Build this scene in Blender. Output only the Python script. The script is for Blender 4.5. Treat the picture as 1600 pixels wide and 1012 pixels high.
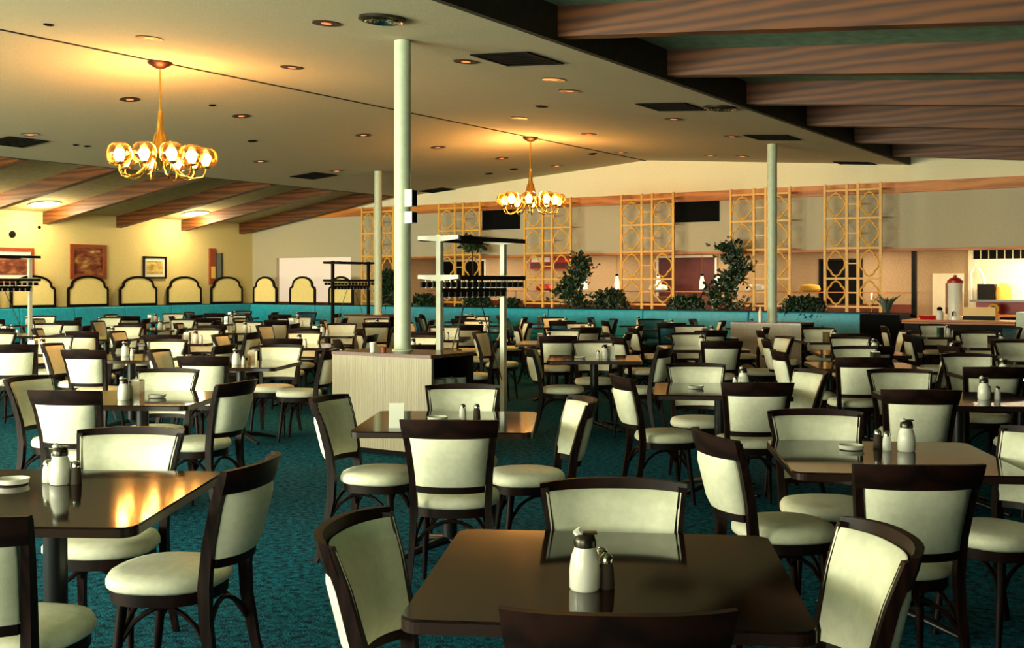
import bpy, math, random
from mathutils import Vector, Matrix
random.seed(7)
S = bpy.context.scene
for o in list(bpy.data.objects): bpy.data.objects.remove(o)
COL = S.collection
R = math.radians
def lin(r, g, b):
    f = lambda c: (c/255/12.92) if c/255 <= 0.04045 else ((c/255+0.055)/1.055)**2.4
    return (f(r), f(g), f(b), 1)

# ------------------------------------------------------------------ camera
# room axes: +Y runs along the roof ridge to the far wall, +X to the right wall
F, HOR, H, YAW = 1744.0, 442.0, 1.52, R(33.4)
FW = Vector((-math.sin(YAW), math.cos(YAW))); RT = Vector((math.cos(YAW), math.sin(YAW)))
cam = bpy.data.objects.new('camera', bpy.data.cameras.new('camera')); COL.objects.link(cam)
cam.location = (0, 0, H); cam.rotation_euler = (R(90), 0, YAW)
cam.data.sensor_width = 36; cam.data.sensor_fit = 'HORIZONTAL'
cam.data.lens = 36*F/1600; cam.data.shift_y = -(506-HOR)/1600
cam.data.clip_start = 0.05; cam.data.clip_end = 200
S.camera = cam
def C2(x, z):                       # metres right of / ahead of the photographer -> room X, Y
    p = RT*x + FW*z; return p.x, p.y
def at_h(px, py, h):                # pixel on a level plane of height h
    z = F*(H-h)/(py-HOR); return C2((px-800)*z/F, z) + (h,)
def at_y(px, py, Y):                # pixel on the plane Y = const
    d = RT*((px-800)/F) + FW; t = Y/d.y; return (d.x*t, Y, H+(HOR-py)*t/F)
def at_x(px, py, X):
    d = RT*((px-800)/F) + FW; t = X/d.x; return (X, d.y*t, H+(HOR-py)*t/F)

# ------------------------------------------------------------------ view, world, key and fill light
S.view_settings.view_transform = 'Standard'; S.view_settings.look = 'None'
S.view_settings.exposure = 0.5; S.view_settings.gamma = 1.0; S.view_settings.use_curve_mapping = False
W = bpy.data.worlds.new('world'); S.world = W; W.use_nodes = True
W.node_tree.nodes['Background'].inputs[0].default_value = (0.55, 0.72, 0.62, 1)
W.node_tree.nodes['Background'].inputs[1].default_value = 0.25
def area(name, loc, rot, sx, sy, power, color):
    l = bpy.data.lights.new(name, 'AREA'); l.shape = 'RECTANGLE'; l.size = sx; l.size_y = sy
    l.energy = power; l.color = color
    o = bpy.data.objects.new(name, l); COL.objects.link(o); o.location = loc; o.rotation_euler = rot
    return o
DAY = (0.95, 1.0, 0.80)
# added key light at unseen windows behind the photographer, strongest on the left
for wx, e1, e2 in ((-17.0, 600, 340), (-11.5, 620, 420), (-6.5, 280, 320), (-1.5, 45, 100)):
    area('window_key_light', (wx, -2.62, 1.75), (R(86), 0, 0), 4.2, 2.1, e1, DAY)
    area('ceiling_fill', (wx, -2.60, 1.4), (R(124), 0, 0), 4.2, 1.4, e2, (1.0, .95, .72))   # added upward fill that brightens the ceiling

# ------------------------------------------------------------------ mesh helpers
class MB:
    def __init__(s): s.v = []; s.f = []; s.m = None
    def add(s, vs, fs):
        n = len(s.v); s.v += [tuple(v) for v in vs]; s.f += [tuple(i+n for i in f) for f in fs]; return s
    def box(s, x0, x1, y0, y1, z0, z1):
        return s.add([(x0,y0,z0),(x1,y0,z0),(x1,y1,z0),(x0,y1,z0),(x0,y0,z1),(x1,y0,z1),(x1,y1,z1),(x0,y1,z1)],
            [(0,3,2,1),(4,5,6,7),(0,1,5,4),(1,2,6,5),(2,3,7,6),(3,0,4,7)])
    def tube(s, pts, rad, n=8, closed=False, flat=None):
        pts = [Vector(p) for p in pts]; k = len(pts)
        if not isinstance(rad, (list, tuple)): rad = [rad]*k
        rings = []; up = None
        for i, p in enumerate(pts):
            if closed: d = pts[(i+1) % k]-pts[i-1]
            else: d = pts[min(i+1, k-1)]-pts[max(i-1, 0)]
            d.normalize()
            if up is None: up = Vector((0,0,1)) if abs(d.z) < .9 else Vector((0,1,0))
            a = d.cross(up)
            if a.length < 1e-4: a = d.orthogonal()
            a.normalize(); b = a.cross(d).normalized(); up = b
            r = rad[i]
            rings.append([p + a*(math.cos(2*math.pi*(j+.5)/n)*r) + b*(math.sin(2*math.pi*(j+.5)/n)*r*(flat or 1)) for j in range(n)])
        vs = [v for r in rings for v in r]; fs = []
        for i in range(k if closed else k-1):
            a0 = i*n; b0 = ((i+1) % k)*n
            for j in range(n): fs.append((a0+j, a0+(j+1) % n, b0+(j+1) % n, b0+j))
        if not closed: fs += [tuple(range(n-1, -1, -1)), tuple((k-1)*n+j for j in range(n))]
        return s.add(vs, fs)
    def lathe(s, prof, n=16, c=(0,0,0), sx=1, sy=1):
        vs = []; fs = []
        for r, z in prof:
            for j in range(n):
                a = 2*math.pi*j/n; vs.append((c[0]+math.cos(a)*r*sx, c[1]+math.sin(a)*r*sy, c[2]+z))
        for i in range(len(prof)-1):
            for j in range(n): fs.append((i*n+j, i*n+(j+1) % n, (i+1)*n+(j+1) % n, (i+1)*n+j))
        fs += [tuple(range(n-1, -1, -1)), tuple((len(prof)-1)*n+j for j in range(n))]
        return s.add(vs, fs)
    def prism(s, poly, z0, z1, tr=lambda u, v, w: (u, v, w)):
        n = len(poly)
        vs = [tr(u, v, z0) for u, v in poly] + [tr(u, v, z1) for u, v in poly]
        fs = [tuple(range(n-1, -1, -1)), tuple(range(n, 2*n))] + [(i, (i+1) % n, n+(i+1) % n, n+i) for i in range(n)]
        return s.add(vs, fs)
    def sheet(s, grid, thick_dir):   # grid[i][j] points front; offset copies make a solid
        ni, nj = len(grid), len(grid[0])
        fr = [Vector(p) for r in grid for p in r]; bk = [p+Vector(thick_dir(i//nj, i % nj)) for i, p in enumerate(fr)]
        N = ni*nj; fs = []
        for i in range(ni-1):
            for j in range(nj-1):
                a = i*nj+j; q = (a, a+1, a+nj+1, a+nj); fs.append(q); fs.append(tuple(N+x for x in reversed(q)))
        bd = [j for j in range(nj)] + [i*nj+nj-1 for i in range(1, ni)] + [(ni-1)*nj+j for j in range(nj-2, -1, -1)] + [i*nj for i in range(ni-2, 0, -1)]
        for k in range(len(bd)):
            a, b = bd[k], bd[(k+1) % len(bd)]; fs.append((b, a, N+a, N+b))
        return s.add(fr+bk, fs)
    def mesh(s, name, mat, smooth=None):
        me = bpy.data.meshes.new(name); me.from_pydata(s.v, [], s.f); me.update()
        import bmesh
        bm = bmesh.new(); bm.from_mesh(me); bmesh.ops.recalc_face_normals(bm, faces=bm.faces); 
        if smooth:
            for f in bm.faces: f.smooth = True
            for e in bm.edges:
                if len(e.link_faces) == 2 and e.calc_face_angle(0) > R(smooth): e.smooth = False
        bm.to_mesh(me); bm.free()
        if mat: me.materials.append(mat)
        return me
    def build(s, name, mat, parent=None, smooth=None):
        o = bpy.data.objects.new(name, s.mesh(name, mat, smooth)); COL.objects.link(o)
        if parent is not None: o.parent = parent
        return o
def tag(o, label=None, cat=None, group=None, kind=None):
    if label: o['label'] = label
    if cat: o['category'] = cat
    if group: o['group'] = group
    if kind: o['kind'] = kind
    return o
def empty(name, loc=(0,0,0), rz=0):
    o = bpy.data.objects.new(name, None); COL.objects.link(o); o.location = loc; o.rotation_euler = (0,0,rz)
    o.empty_display_size = .1
    return o
ORD = ['first', 'second', 'third', 'fourth', 'fifth', 'sixth', 'seventh', 'eighth', 'ninth', 'tenth', 'eleventh']
def struct(o): o['kind'] = 'structure'; return o
def copy_tree(o, parent=None):
    c = o.copy(); COL.objects.link(c)
    if parent is not None: c.parent = parent
    for ch in o.children: copy_tree(ch, c)
    return c

# ------------------------------------------------------------------ materials
def mat(name, col, rough=.6, var=None, scale=20, bump=0, bscale=None, metal=0, coat=0, detail=4, stretch=None, spec=None):
    m = bpy.data.materials.new(name); m.use_nodes = True; nt = m.node_tree; N = nt.nodes; L = nt.links
    p = N['Principled BSDF']; p.inputs['Base Color'].default_value = col; p.inputs['Roughness'].default_value = rough
    p.inputs['Metallic'].default_value = metal
    if coat: p.inputs['Coat Weight'].default_value = coat; p.inputs['Coat Roughness'].default_value = .08
    if spec is not None: p.inputs['Specular IOR Level'].default_value = spec
    if var or bump:
        tc = N.new('ShaderNodeTexCoord'); mp = N.new('ShaderNodeMapping'); L.new(tc.outputs['Object'], mp.inputs[0])
        if stretch: mp.inputs['Scale'].default_value = stretch
    if var:
        n = N.new('ShaderNodeTexNoise'); n.inputs['Scale'].default_value = scale; n.inputs['Detail'].default_value = detail
        L.new(mp.outputs[0], n.inputs['Vector'])
        r = N.new('ShaderNodeValToRGB'); r.color_ramp.elements[0].position = .35; r.color_ramp.elements[1].position = .65
        r.color_ramp.elements[0].color = var; r.color_ramp.elements[1].color = col
        L.new(n.outputs['Fac'], r.inputs[0]); L.new(r.outputs[0], p.inputs['Base Color'])
    if bump:
        n2 = N.new('ShaderNodeTexNoise'); n2.inputs['Scale'].default_value = bscale or scale; n2.inputs['Detail'].default_value = 3
        L.new(mp.outputs[0], n2.inputs['Vector'])
        b = N.new('ShaderNodeBump'); b.inputs['Strength'].default_value = bump; b.inputs['Distance'].default_value = .01
        L.new(n2.outputs['Fac'], b.inputs['Height']); L.new(b.outputs[0], p.inputs['Normal'])
    return m
def emit(name, col, strength):
    m = bpy.data.materials.new(name); m.use_nodes = True; p = m.node_tree.nodes['Principled BSDF']
    p.inputs['Base Color'].default_value = tuple(c*.25 for c in col[:3])+(1,); p.inputs['Emission Color'].default_value = col
    p.inputs['Emission Strength'].default_value = strength; return m
def woodgrain(name, c1, c2, scale, rough, axis='X', dist=6, coat=0):
    m = bpy.data.materials.new(name); m.use_nodes = True; nt = m.node_tree; N = nt.nodes; L = nt.links; p = N['Principled BSDF']
    tc = N.new('ShaderNodeTexCoord'); mp = N.new('ShaderNodeMapping'); L.new(tc.outputs['Object'], mp.inputs[0])
    s = {'X': (.12, 1, 1), 'Y': (1, .12, 1), 'Z': (1, 1, .12)}[axis]; mp.inputs['Scale'].default_value = s
    w = N.new('ShaderNodeTexWave'); w.wave_type = 'RINGS'; w.rings_direction = {'X': 'X', 'Y': 'Y', 'Z': 'Z'}[axis]
    w.inputs['Scale'].default_value = scale; w.inputs['Distortion'].default_value = dist; w.inputs['Detail'].default_value = 3
    w.inputs['Detail Scale'].default_value = 1.2
    L.new(mp.outputs[0], w.inputs['Vector'])
    n = N.new('ShaderNodeTexNoise'); n.inputs['Scale'].default_value = scale*9; n.inputs['Detail'].default_value = 4; L.new(mp.outputs[0], n.inputs['Vector'])
    mx = N.new('ShaderNodeMath'); mx.operation = 'MULTIPLY_ADD'; mx.inputs[1].default_value = .45; L.new(n.outputs['Fac'], mx.inputs[0])
    ml = N.new('ShaderNodeMath'); ml.operation = 'MULTIPLY'; ml.inputs[1].default_value = .6; L.new(w.outputs['Fac'], ml.inputs[0]); L.new(ml.outputs[0], mx.inputs[2])
    r = N.new('ShaderNodeValToRGB'); r.color_ramp.elements[0].color = c1; r.color_ramp.elements[1].color = c2
    r.color_ramp.elements[0].position = .15; r.color_ramp.elements[1].position = .8
    L.new(mx.outputs[0], r.inputs[0]); L.new(r.outputs[0], p.inputs['Base Color']); p.inputs['Roughness'].default_value = rough
    if coat: p.inputs['Coat Weight'].default_value = coat; p.inputs['Coat Roughness'].default_value = .06
    return m
M = {}
M['ceil'] = mat('ceiling_tile', lin(194,182,148), .9, lin(178,168,136), 60, .25, 90)
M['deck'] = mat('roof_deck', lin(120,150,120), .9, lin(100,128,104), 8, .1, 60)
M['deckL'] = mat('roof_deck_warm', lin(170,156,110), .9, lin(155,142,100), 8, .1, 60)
M['fascia'] = mat('dark_fascia', lin(58,50,34), .8, lin(48,42,30), 12)
M['beam'] = woodgrain('beam_wood', lin(60,26,5), lin(114,60,12), 3.2, .55, 'X', 7)
M['wallL'] = mat('cream_plaster', lin(226,206,140), .9, lin(214,192,128), 40, .15, 120)
M['wallG'] = mat('grey_plaster', lin(198,186,158), .9, lin(184,174,146), 50, .2, 150)
M['gable'] = mat('cream_gable', lin(250,238,200), .9, lin(242,230,192), 40, .1, 120)
M['tan'] = mat('tan_wall', lin(184,156,116), .85, lin(170,142,104), 30, .1, 90)
M['carpet'] = mat('teal_carpet', lin(18,106,128), .95, lin(3,37,50), 26, 1.0, 90, detail=6, spec=.1)
M['cloth'] = mat('cream_vinyl', lin(246,243,214), .5, lin(236,232,202), 30, .12, 260)
M['bluecloth'] = mat('blue_vinyl', lin(14,92,112), .5, lin(8,78,98), 30, .12, 200)
M['wood'] = woodgrain('dark_walnut', lin(16,7,5), lin(36,17,11), 12, .45, 'Z', 3)
M['wood'].node_tree.nodes['Principled BSDF'].inputs['Specular IOR Level'].default_value = .18
M['booth'] = mat('turquoise_vinyl', lin(20,164,192), .42, lin(16,148,178), 12, .08, 60)
M['top'] = woodgrain('table_laminate', lin(20,10,6), lin(36,18,9), 7, .075, 'Y', 4)
M['top'].node_tree.nodes['Principled BSDF'].inputs['Specular IOR Level'].default_value = .38
M['topedge'] = mat('table_edge', lin(40,20,12), .3)
M['black'] = mat('black_metal', lin(20,20,20), .35)
M['blk'] = mat('matt_black', lin(10,10,9), .8, spec=.1)
M['white'] = mat('white_paint', lin(226,222,200), .45, lin(216,212,190), 10)
M['col'] = mat('column_paint', lin(196,204,176), .4, lin(188,196,168), 14)
M['gold'] = mat('gold_screen_paint', lin(244,184,78), .45, lin(232,168,62), 25)
M['brass'] = mat('brass', lin(226,178,84), .25, metal=1)
M['bulb'] = emit('lit_bulb', (1, .64, .29, 1), 46)
M['lens'] = emit('lit_lens', (1, .84, .55, 1), 9)
M['can'] = emit('downlight_glow', (1, .25, .07, 1), 1.1)
M['canring'] = mat('copper_trim', lin(70,30,14), .4, metal=.6)
M['station'] = woodgrain('ash_laminate', lin(128,112,86), lin(166,150,118), 18, .45, 'Z', 5)
M['stationtop'] = woodgrain('red_brown_top', lin(66,26,12), lin(104,44,22), 8, .25, 'X', 4)
M['shelfwhite'] = M['white']
M['leaf'] = mat('leaf_green', lin(34,66,30), .5, lin(12,34,14), 9)
M['soil'] = mat('soil', lin(30,22,14), .95)
M['stem'] = mat('stem_brown', lin(48,40,20), .8)
M['trim'] = woodgrain('orange_wood_trim', lin(168,90,28), lin(222,136,54), 6, .5, 'X', 6)
M['darkwood'] = mat('near_black_wood', lin(22,13,9), .5, lin(14,9,6), 20, stretch=(1,1,.1), spec=.12)
M['ceramic'] = mat('milk_glass', lin(236,232,214), .2)
M['chrome'] = mat('chrome', lin(200,196,180), .15, metal=1)
M['chromedk'] = mat('dark_chrome', lin(70,64,56), .25, metal=.8)
M['salt'] = mat('salt', lin(230,228,214), .8)
M['pepper'] = mat('pepper', lin(60,46,34), .8)
M['red'] = mat('red_enamel', lin(176,24,20), .4)
M['darkred'] = mat('dark_red_interior', lin(92,26,14), .6, lin(70,18,10), 5)
M['regtan'] = mat('register_tan', lin(232,178,72), .4)
M['paper'] = mat('paper_white', lin(232,230,212), .8)
M['yellowcloth'] = mat('mustard_paper', lin(214,160,50), .7)
M['panel'] = mat('arch_panel', lin(250,228,152), .85, lin(240,214,140), 60, .2, 160)
M['frameor'] = mat('orange_frame', lin(150,66,24), .5, lin(128,52,18), 30)
M['greypanel'] = mat('grey_panel', lin(110,118,116), .6)
def glass(name, tint, refl=.12):
    m = bpy.data.materials.new(name); m.use_nodes = True; nt = m.node_tree; N = nt.nodes; L = nt.links
    out = N['Material Output']; N.remove(N['Principled BSDF'])
    t = N.new('ShaderNodeBsdfTransparent'); t.inputs[0].default_value = tint
    g = N.new('ShaderNodeBsdfGlossy'); g.inputs['Roughness'].default_value = .05; g.inputs[0].default_value = (1, .9, .7, 1)
    fr = N.new('ShaderNodeLayerWeight'); fr.inputs[0].default_value = .2
    mx = N.new('ShaderNodeMixShader'); L.new(fr.outputs['Facing'], mx.inputs[0]); L.new(t.outputs[0], mx.inputs[1]); L.new(g.outputs[0], mx.inputs[2])
    L.new(mx.outputs[0], out.inputs[0]); return m
M['globe'] = glass('amber_glass', (1, .86, .6, 1))
M['pane'] = glass('window_glass', (.95, 1, .97, 1))
def painting(name, cols, scale, seed):
    m = bpy.data.materials.new(name); m.use_nodes = True; nt = m.node_tree; N = nt.nodes; L = nt.links; p = N['Principled BSDF']
    tc = N.new('ShaderNodeTexCoord'); mp = N.new('ShaderNodeMapping'); mp.inputs['Location'].default_value = (seed, seed*2, seed*.7)
    mp.inputs['Scale'].default_value = (1, 1, 2.2)
    L.new(tc.outputs['Object'], mp.inputs[0]); n = N.new('ShaderNodeTexNoise'); n.inputs['Scale'].default_value = scale; n.inputs['Detail'].default_value = 5
    L.new(mp.outputs[0], n.inputs[0]); r = N.new('ShaderNodeValToRGB'); e = r.color_ramp.elements
    e[0].position = .3; e[0].color = cols[0]; e[1].position = .7; e[1].color = cols[-1]
    for i, c in enumerate(cols[1:-1]): x = e.new(.3+.4*(i+1)/(len(cols)-1)); x.color = c
    L.new(n.outputs['Fac'], r.inputs[0]); L.new(r.outputs[0], p.inputs['Base Color']); p.inputs['Roughness'].default_value = .5; return m

# ------------------------------------------------------------------ the room
XL, XR, YB, YF = -21.7, 2.2, 20.6, -2.5
RX, RZ, SL = -10.3, 4.03, .075
XA, XC = -5.1, -16.7                                  # edges of the dropped ceiling
ceil_z = lambda x: RZ - SL*abs(x-RX)
DA, SA = 3.95, .092                                   # right deck: height at XA and fall per metre
DC, SC = 3.80, .15                                    # left deck
deckR = lambda x: DA - SA*(x-XA)
deckL = lambda x: DC - SC*(XC-x)
struct(MB().box(XL, XR, YF, YB+3.2, -.1, 0).build('floor', M['carpet']))
m = MB(); th = .05
m.prism([(XC, ceil_z(XC)), (RX, RZ), (XA, ceil_z(XA)), (XA, ceil_z(XA)+th), (RX, RZ+th), (XC, ceil_z(XC)+th)], YF, YB, lambda u, v, w: (u, w, v))
ceiling = struct(m.build('ceiling', M['ceil']))
MB().box(RX-.012, RX+.012, YF, YB-.01, RZ-.012, RZ+.01).build('ridge_strip', M['fascia'], ceiling)
# stepped fascias at the ceiling edges and the raised decks
struct(MB().box(XA, XA+.06, YF, YB, ceil_z(XA)-.005, DA+.02).build('trim_1', M['fascia']))
struct(MB().box(XC-.06, XC, YF, YB, ceil_z(XC)-.005, DC+.02).build('trim_2', M['fascia']))
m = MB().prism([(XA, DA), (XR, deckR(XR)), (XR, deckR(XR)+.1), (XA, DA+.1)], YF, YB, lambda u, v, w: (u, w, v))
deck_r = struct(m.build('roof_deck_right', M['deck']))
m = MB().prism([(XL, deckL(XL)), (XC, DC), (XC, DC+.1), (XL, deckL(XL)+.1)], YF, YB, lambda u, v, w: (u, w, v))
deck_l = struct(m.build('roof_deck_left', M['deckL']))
# glued timber beams
def beam(name, xa, xb, za, zb, depth, y, w, label, group):
    m = MB().prism([(xa, za), (xb, zb), (xb, zb-depth), (xa, za-depth)], -w/2, w/2, lambda u, v, q: (u, q, v))
    o = m.build(name, M['beam']); o.location.y = y
    return tag(o, label, 'beam', group)
for i in range(-4, 6):
    y = 8.37 + 2.2*i
    beam('roof_beam', XA+.06, XR, DA-.003, deckR(XR)-.003, .27, y+.08, .16, 'brown grained timber beam, %s from the far gable, beyond the dark fascia' % ORD[5-i], 'beams beyond the dark fascia')
for i in range(-5, 4):
    y = 14.6 + 1.87*i
    beam('roof_beam', XL, XC-.06, deckL(XL)-.003, deckL(XC-.06)-.003, .26, y, .15, 'timber beam sloping to the cream picture wall, %s from the far gable' % ORD[3-i], 'beams above the picture wall')
# walls
struct(MB().box(XL-.2, XL, YF, YB+3.2, 0, 4).build('wall_left', M['wallL']))
struct(MB().box(XR, XR+.2, YF, YB+3.2, 0, 4.2).build('wall_right', M['darkwood']))  # unseen wall, kept dark to cut bounce onto the chairs
m = MB(); zt = 4.3
m.box(XL, XR, YF-.2, YF, 0, .7); m.box(XL, XR, YF-.2, YF, 2.8, zt)
wins = [(-19.1, -14.9), (-13.6, -9.4), (-8.6, -4.4), (-3.6, .6)]  # unseen windows, put in to give the key light an opening
xs = [XL] + [q for w in wins for q in w] + [XR]
for k in range(0, len(xs), 2): m.box(xs[k], xs[k+1], YF-.2, YF, .7, 2.8)
struct(m.build('wall_front', M['wallL']))
for k, (a, b) in enumerate(wins):
    m = MB()
    for q in (a+.03, (2*a+b)/3, (a+2*b)/3, b-.03): m.box(q-.03, q+.03, YF-.14, YF-.06, .7, 2.8)
    m.box(a, b, YF-.14, YF-.06, .7, .76); m.box(a, b, YF-.14, YF-.06, 2.74, 2.8)
    w = struct(m.build('window_%d' % (k+2), M['white']))
    for j in range(3):
        x0 = a+(b-a)*j/3; MB().box(x0+.03, x0+(b-a)/3-.03, YF-.105, YF-.095, .76, 2.74).build('pane', M['pane'], w)
# back wall: solid left of the serving hall, header above it
HX = -17.45; HZ = 2.14
WY = YB
wa, wb = at_y(432, 440, YB)[0], at_y(548, 440, YB)[0]         # bright window on the back wall
wz0, wz1 = 1.04, at_y(490, 402, YB)[2]
m = MB()
m.box(XL, wa, YB, YB+.2, 0, 3.33); m.box(wb, HX, YB, YB+.2, 0, 3.33); m.box(wa, wb, YB, YB+.2, 0, wz0); m.box(wa, wb, YB, YB+.2, wz1, 3.33)
m.box(HX, XR, YB, YB+.2, HZ, 3.33)
struct(m.build('wall_back', M['wallG']))
struct(MB().box(XL, XR, YB, YB+.2, 3.33, 4.4).build('wall_gable', M['gable']))
w = struct(MB().box(wa, wb, YB+.1, YB+.13, wz0, wz1).build('window_1', emit('bright_window', (1, .80, .55, 1), .52)))
MB().box(wa-.05, wb+.05, YB-.08, YB+.1, wz0-.07, wz0).build('window_sill', M['frameor'], w)
struct(MB().box(XL+.02, XR, YB-.1, YB-.001, 3.14, 3.33).build('trim_3', M['trim']))
struct(MB().box(HX, XR, YB-.02, YB+.22, HZ-.045, HZ).build('trim_4', M['trim']))
# serving hall behind the header
HY = 23.2
struct(MB().box(HX-.1, XR, HY, HY+.2, 0, HZ+.3).build('wall_hall', M['tan']))
struct(MB().box(HX-.1, XR, YB+.2, HY, HZ+.12, HZ+.2).build('ceiling_hall', M['tan']))
struct(MB().box(HX-.1, HX, YB+.2, HY, 0, HZ+.12).build('wall_hall_end', M['tan']))
for x in (-15.5, -12.6, -9.7, -6.6, -3.6):
    area('hall_lamp', (x, 22.2, HZ+.1), (0, 0, 0), 1.4, .3, 27, (1, .80, .56))

# ------------------------------------------------------------------ ceiling fittings
def on_ceiling(px, py):
    d = RT*((px-800)/F) + FW; k = (HOR-py)/F
    # ceiling left / right of the ridge: z = RZ - SL*|x-RX|
    tl = (RZ - SL*RX - H)/(k - SL*d.x)              # left of ridge, z = RZ + SL*(x-RX)
    tr = (RZ + SL*RX - H)/(k + SL*d.x)
    t = tr if d.x*tr > RX else tl
    x, y = d.x*t, d.y*t
    return x, y, ceil_z(x)
def tilt(x): return math.atan(SL)*(1 if x > RX else -1)
cans = [(233,59),(203,155),(47,210),(510,36),(456,105),(377,181),(728,96),(568,211),(684,230),(407,252),(890,142),(865,124),(920,209),
        (784,247),(1053,186),(1144,213),(970,238),(1110,243),(1160,244),(870,259),(526,267),(812,184)]
can0 = None
for px, py in cans:
    x, y, z = on_ceiling(px, py)
    if can0 is None:
        can0 = empty('downlight')
        MB().lathe([(.075,-.004),(.125,-.006),(.13,-.002),(.13,.003),(.075,.003)], 20).build('trim_ring', M['canring'], can0, 40)
        MB().lathe([(.078,.004),(.072,-.001),(.03,-.006),(.001,-.007)], 16).build('lamp', M['can'], can0, 40)
        o = can0
    else: o = copy_tree(can0)
    o.location = (x, y, z-.002); o.rotation_euler = (0, tilt(x), 0)
    side = 'beyond the ridge, toward the picture wall' if x < RX else 'between the ridge and the dark fascia'
    tag(o, 'small round copper downlight glowing red, '+side, 'downlight', 'downlights '+side)
for px, py, r in ((332,164,.05),(394,220,.075),(846,166,.085),(926,240,.085),(764,271,.085),(803,264,.085),(76,38,.05),(136,228,.05),(118,226,.04)):
    x, y, z = on_ceiling(px, py)
    o = MB().lathe([(r,.002),(r,-.006),(r*.7,-.014),(.001,-.018)], 14).build('ceiling_sprinkler', M['blk'], None, 40)
    o.location = (x, y, z); o.rotation_euler = (0, tilt(x), 0)
    tag(o, 'small dark round ceiling fitting without light', 'ceiling fitting', 'dark dots on the ceiling')
def vent(px, py, w, label):
    x, y, z = on_ceiling(px, py); r = empty('ceiling_vent', (x, y, z-.003)); r.rotation_euler = (0, tilt(x), 0)
    MB().box(-w/2, w/2, -w/2, w/2, -.004, .002).build('backing', M['blk'], r)
    m = MB()
    for s in (-1, 1):
        m.box(s*w/2-.02, s*w/2+.02, -w/2-.02, w/2+.02, -.014, -.002); m.box(-w/2+.02, w/2-.02, s*w/2-.02, s*w/2+.02, -.014, -.002)
    m.build('frame', M['blk'], r)
    me = None
    for i in range(1, 6):
        y0 = -w/2+.02+(w-.04)*i/6
        if me is None: me = MB().box(-w/2+.02, w/2-.02, -.012, .012, -.012, -.003).mesh('slat', M['blk'])
        s = bpy.data.objects.new('slat', me); COL.objects.link(s); s.parent = r; s.location = (0, y0, 0)
    tag(r, label, 'vent')
vent(808, 91, .62, 'square black ceiling vent beside the thick pale column')
vent(1049, 166, .62, 'square black ceiling vent near the dark fascia, next to the round diffuser')
vent(1207, 214, .62, 'square black ceiling vent above the slim column on the grey cabinet')
vent(1338, 255, .62, 'square black ceiling vent where the dark fascia meets the far gable')
vent(490, 274, .62, 'square black ceiling vent over the coat rack with arches behind')
vent(686, 297, .62, 'square black ceiling vent close to the far gable, beside the column boxes')
vent(25, 221, .62, 'square black ceiling vent above the picture wall beams')
for px, py, lab in ((598, 28, 'round louvred ceiling diffuser near the top of the thick pale column'), (1125, 167, 'round louvred ceiling diffuser next to a black vent by the fascia')):
    x, y, z = on_ceiling(px, py); r = empty('round_diffuser', (x, y, z-.003)); r.rotation_euler = (0, tilt(x), 0)
    MB().lathe([(.2,.002),(.2,-.02),(.17,-.03),(.16,-.012),(.001,-.012)], 28).build('rim', M['chromedk'], r, 40)
    for k in (.13, .09, .05): MB().lathe([(k,-.012),(k+.022,-.034),(k+.016,-.036),(k-.006,-.014)], 24).build('louvre_ring', M['chrome'], r, 40)
    tag(r, lab, 'diffuser')
# lit round lenses in the left deck, washing the picture wall
for px, py in ((70, 318), (305, 333), (-60, 305)):
    d = RT*((px-800)/F)+FW; k = (HOR-py)/F
    t = (DC-SC*XC-H)/(k-SC*d.x); x, y = d.x*t, d.y*t; z = deckL(x)
    r = empty('wall_washer', (x, y, z-.004)); r.rotation_euler = (0, -math.atan(SC), 0)
    MB().lathe([(.3,.003),(.32,-.002),(.32,-.018),(.29,-.018)], 28).build('rim', M['white'], r, 40)
    MB().lathe([(.29,-.006),(.24,-.02),(.001,-.026)], 24).build('lens', M['lens'], r, 40)
    tag(r, 'round lit ceiling lamp between beams washing the cream picture wall', 'ceiling lamp', 'wall washing lamps')
    l = bpy.data.lights.new('washer_light', 'POINT'); l.energy = 68; l.color = (1, .78, .42); l.shadow_soft_size = .2
    lo = bpy.data.objects.new('washer_light', l); COL.objects.link(lo); lo.location = (x, y, z-.27)
# ------------------------------------------------------------------ columns
COLS = [(-6.45, 7.965, .9), (-6.3, 17.05, .9), (-14.3, 16.9, .9)]
clab = ['tall thick pale green round column rising from the wood-front cabinet', 'pale green round column on the grey cabinet before the turquoise booth', 'slim pale green round column beside the small coat rack']
for (x, y, z0), lab in zip(COLS, clab):
    r = empty('column', (x, y, z0))
    h = ceil_z(x)-z0
    MB().lathe([(.076, 0), (.076, h-.01)], 28).build('shaft', M['col'], r, 40)
    MB().lathe([(.095, 0), (.095, .012), (.08, .02), (.076, .02)], 28).build('base_collar', M['col'], r, 40)
    tag(r, lab, 'column')
# speaker boxes strapped to the first column
for z0, z1, lab in ((2.21, 2.365, 'upper white box speaker fixed to the thick column'), (2.06, 2.165, 'lower white box speaker fixed to the thick column')):
    r = empty('box_speaker', (-6.45+.122, 7.965-.035, z0))
    hh = z1-z0
    MB().box(-.042, .042, -.036, .042, 0, hh).build('cabinet', M['white'], r)
    MB().box(.042, .046, -.03, .036, .008, hh-.008).build('shade_plate', M['blk'], r)  # black plate paints the side face's shade onto the white box
    MB().box(-.05, -.042, -.012, .03, .03, hh-.03).build('bracket', M['chromedk'], r)
    tag(r, lab, 'speaker')
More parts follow.
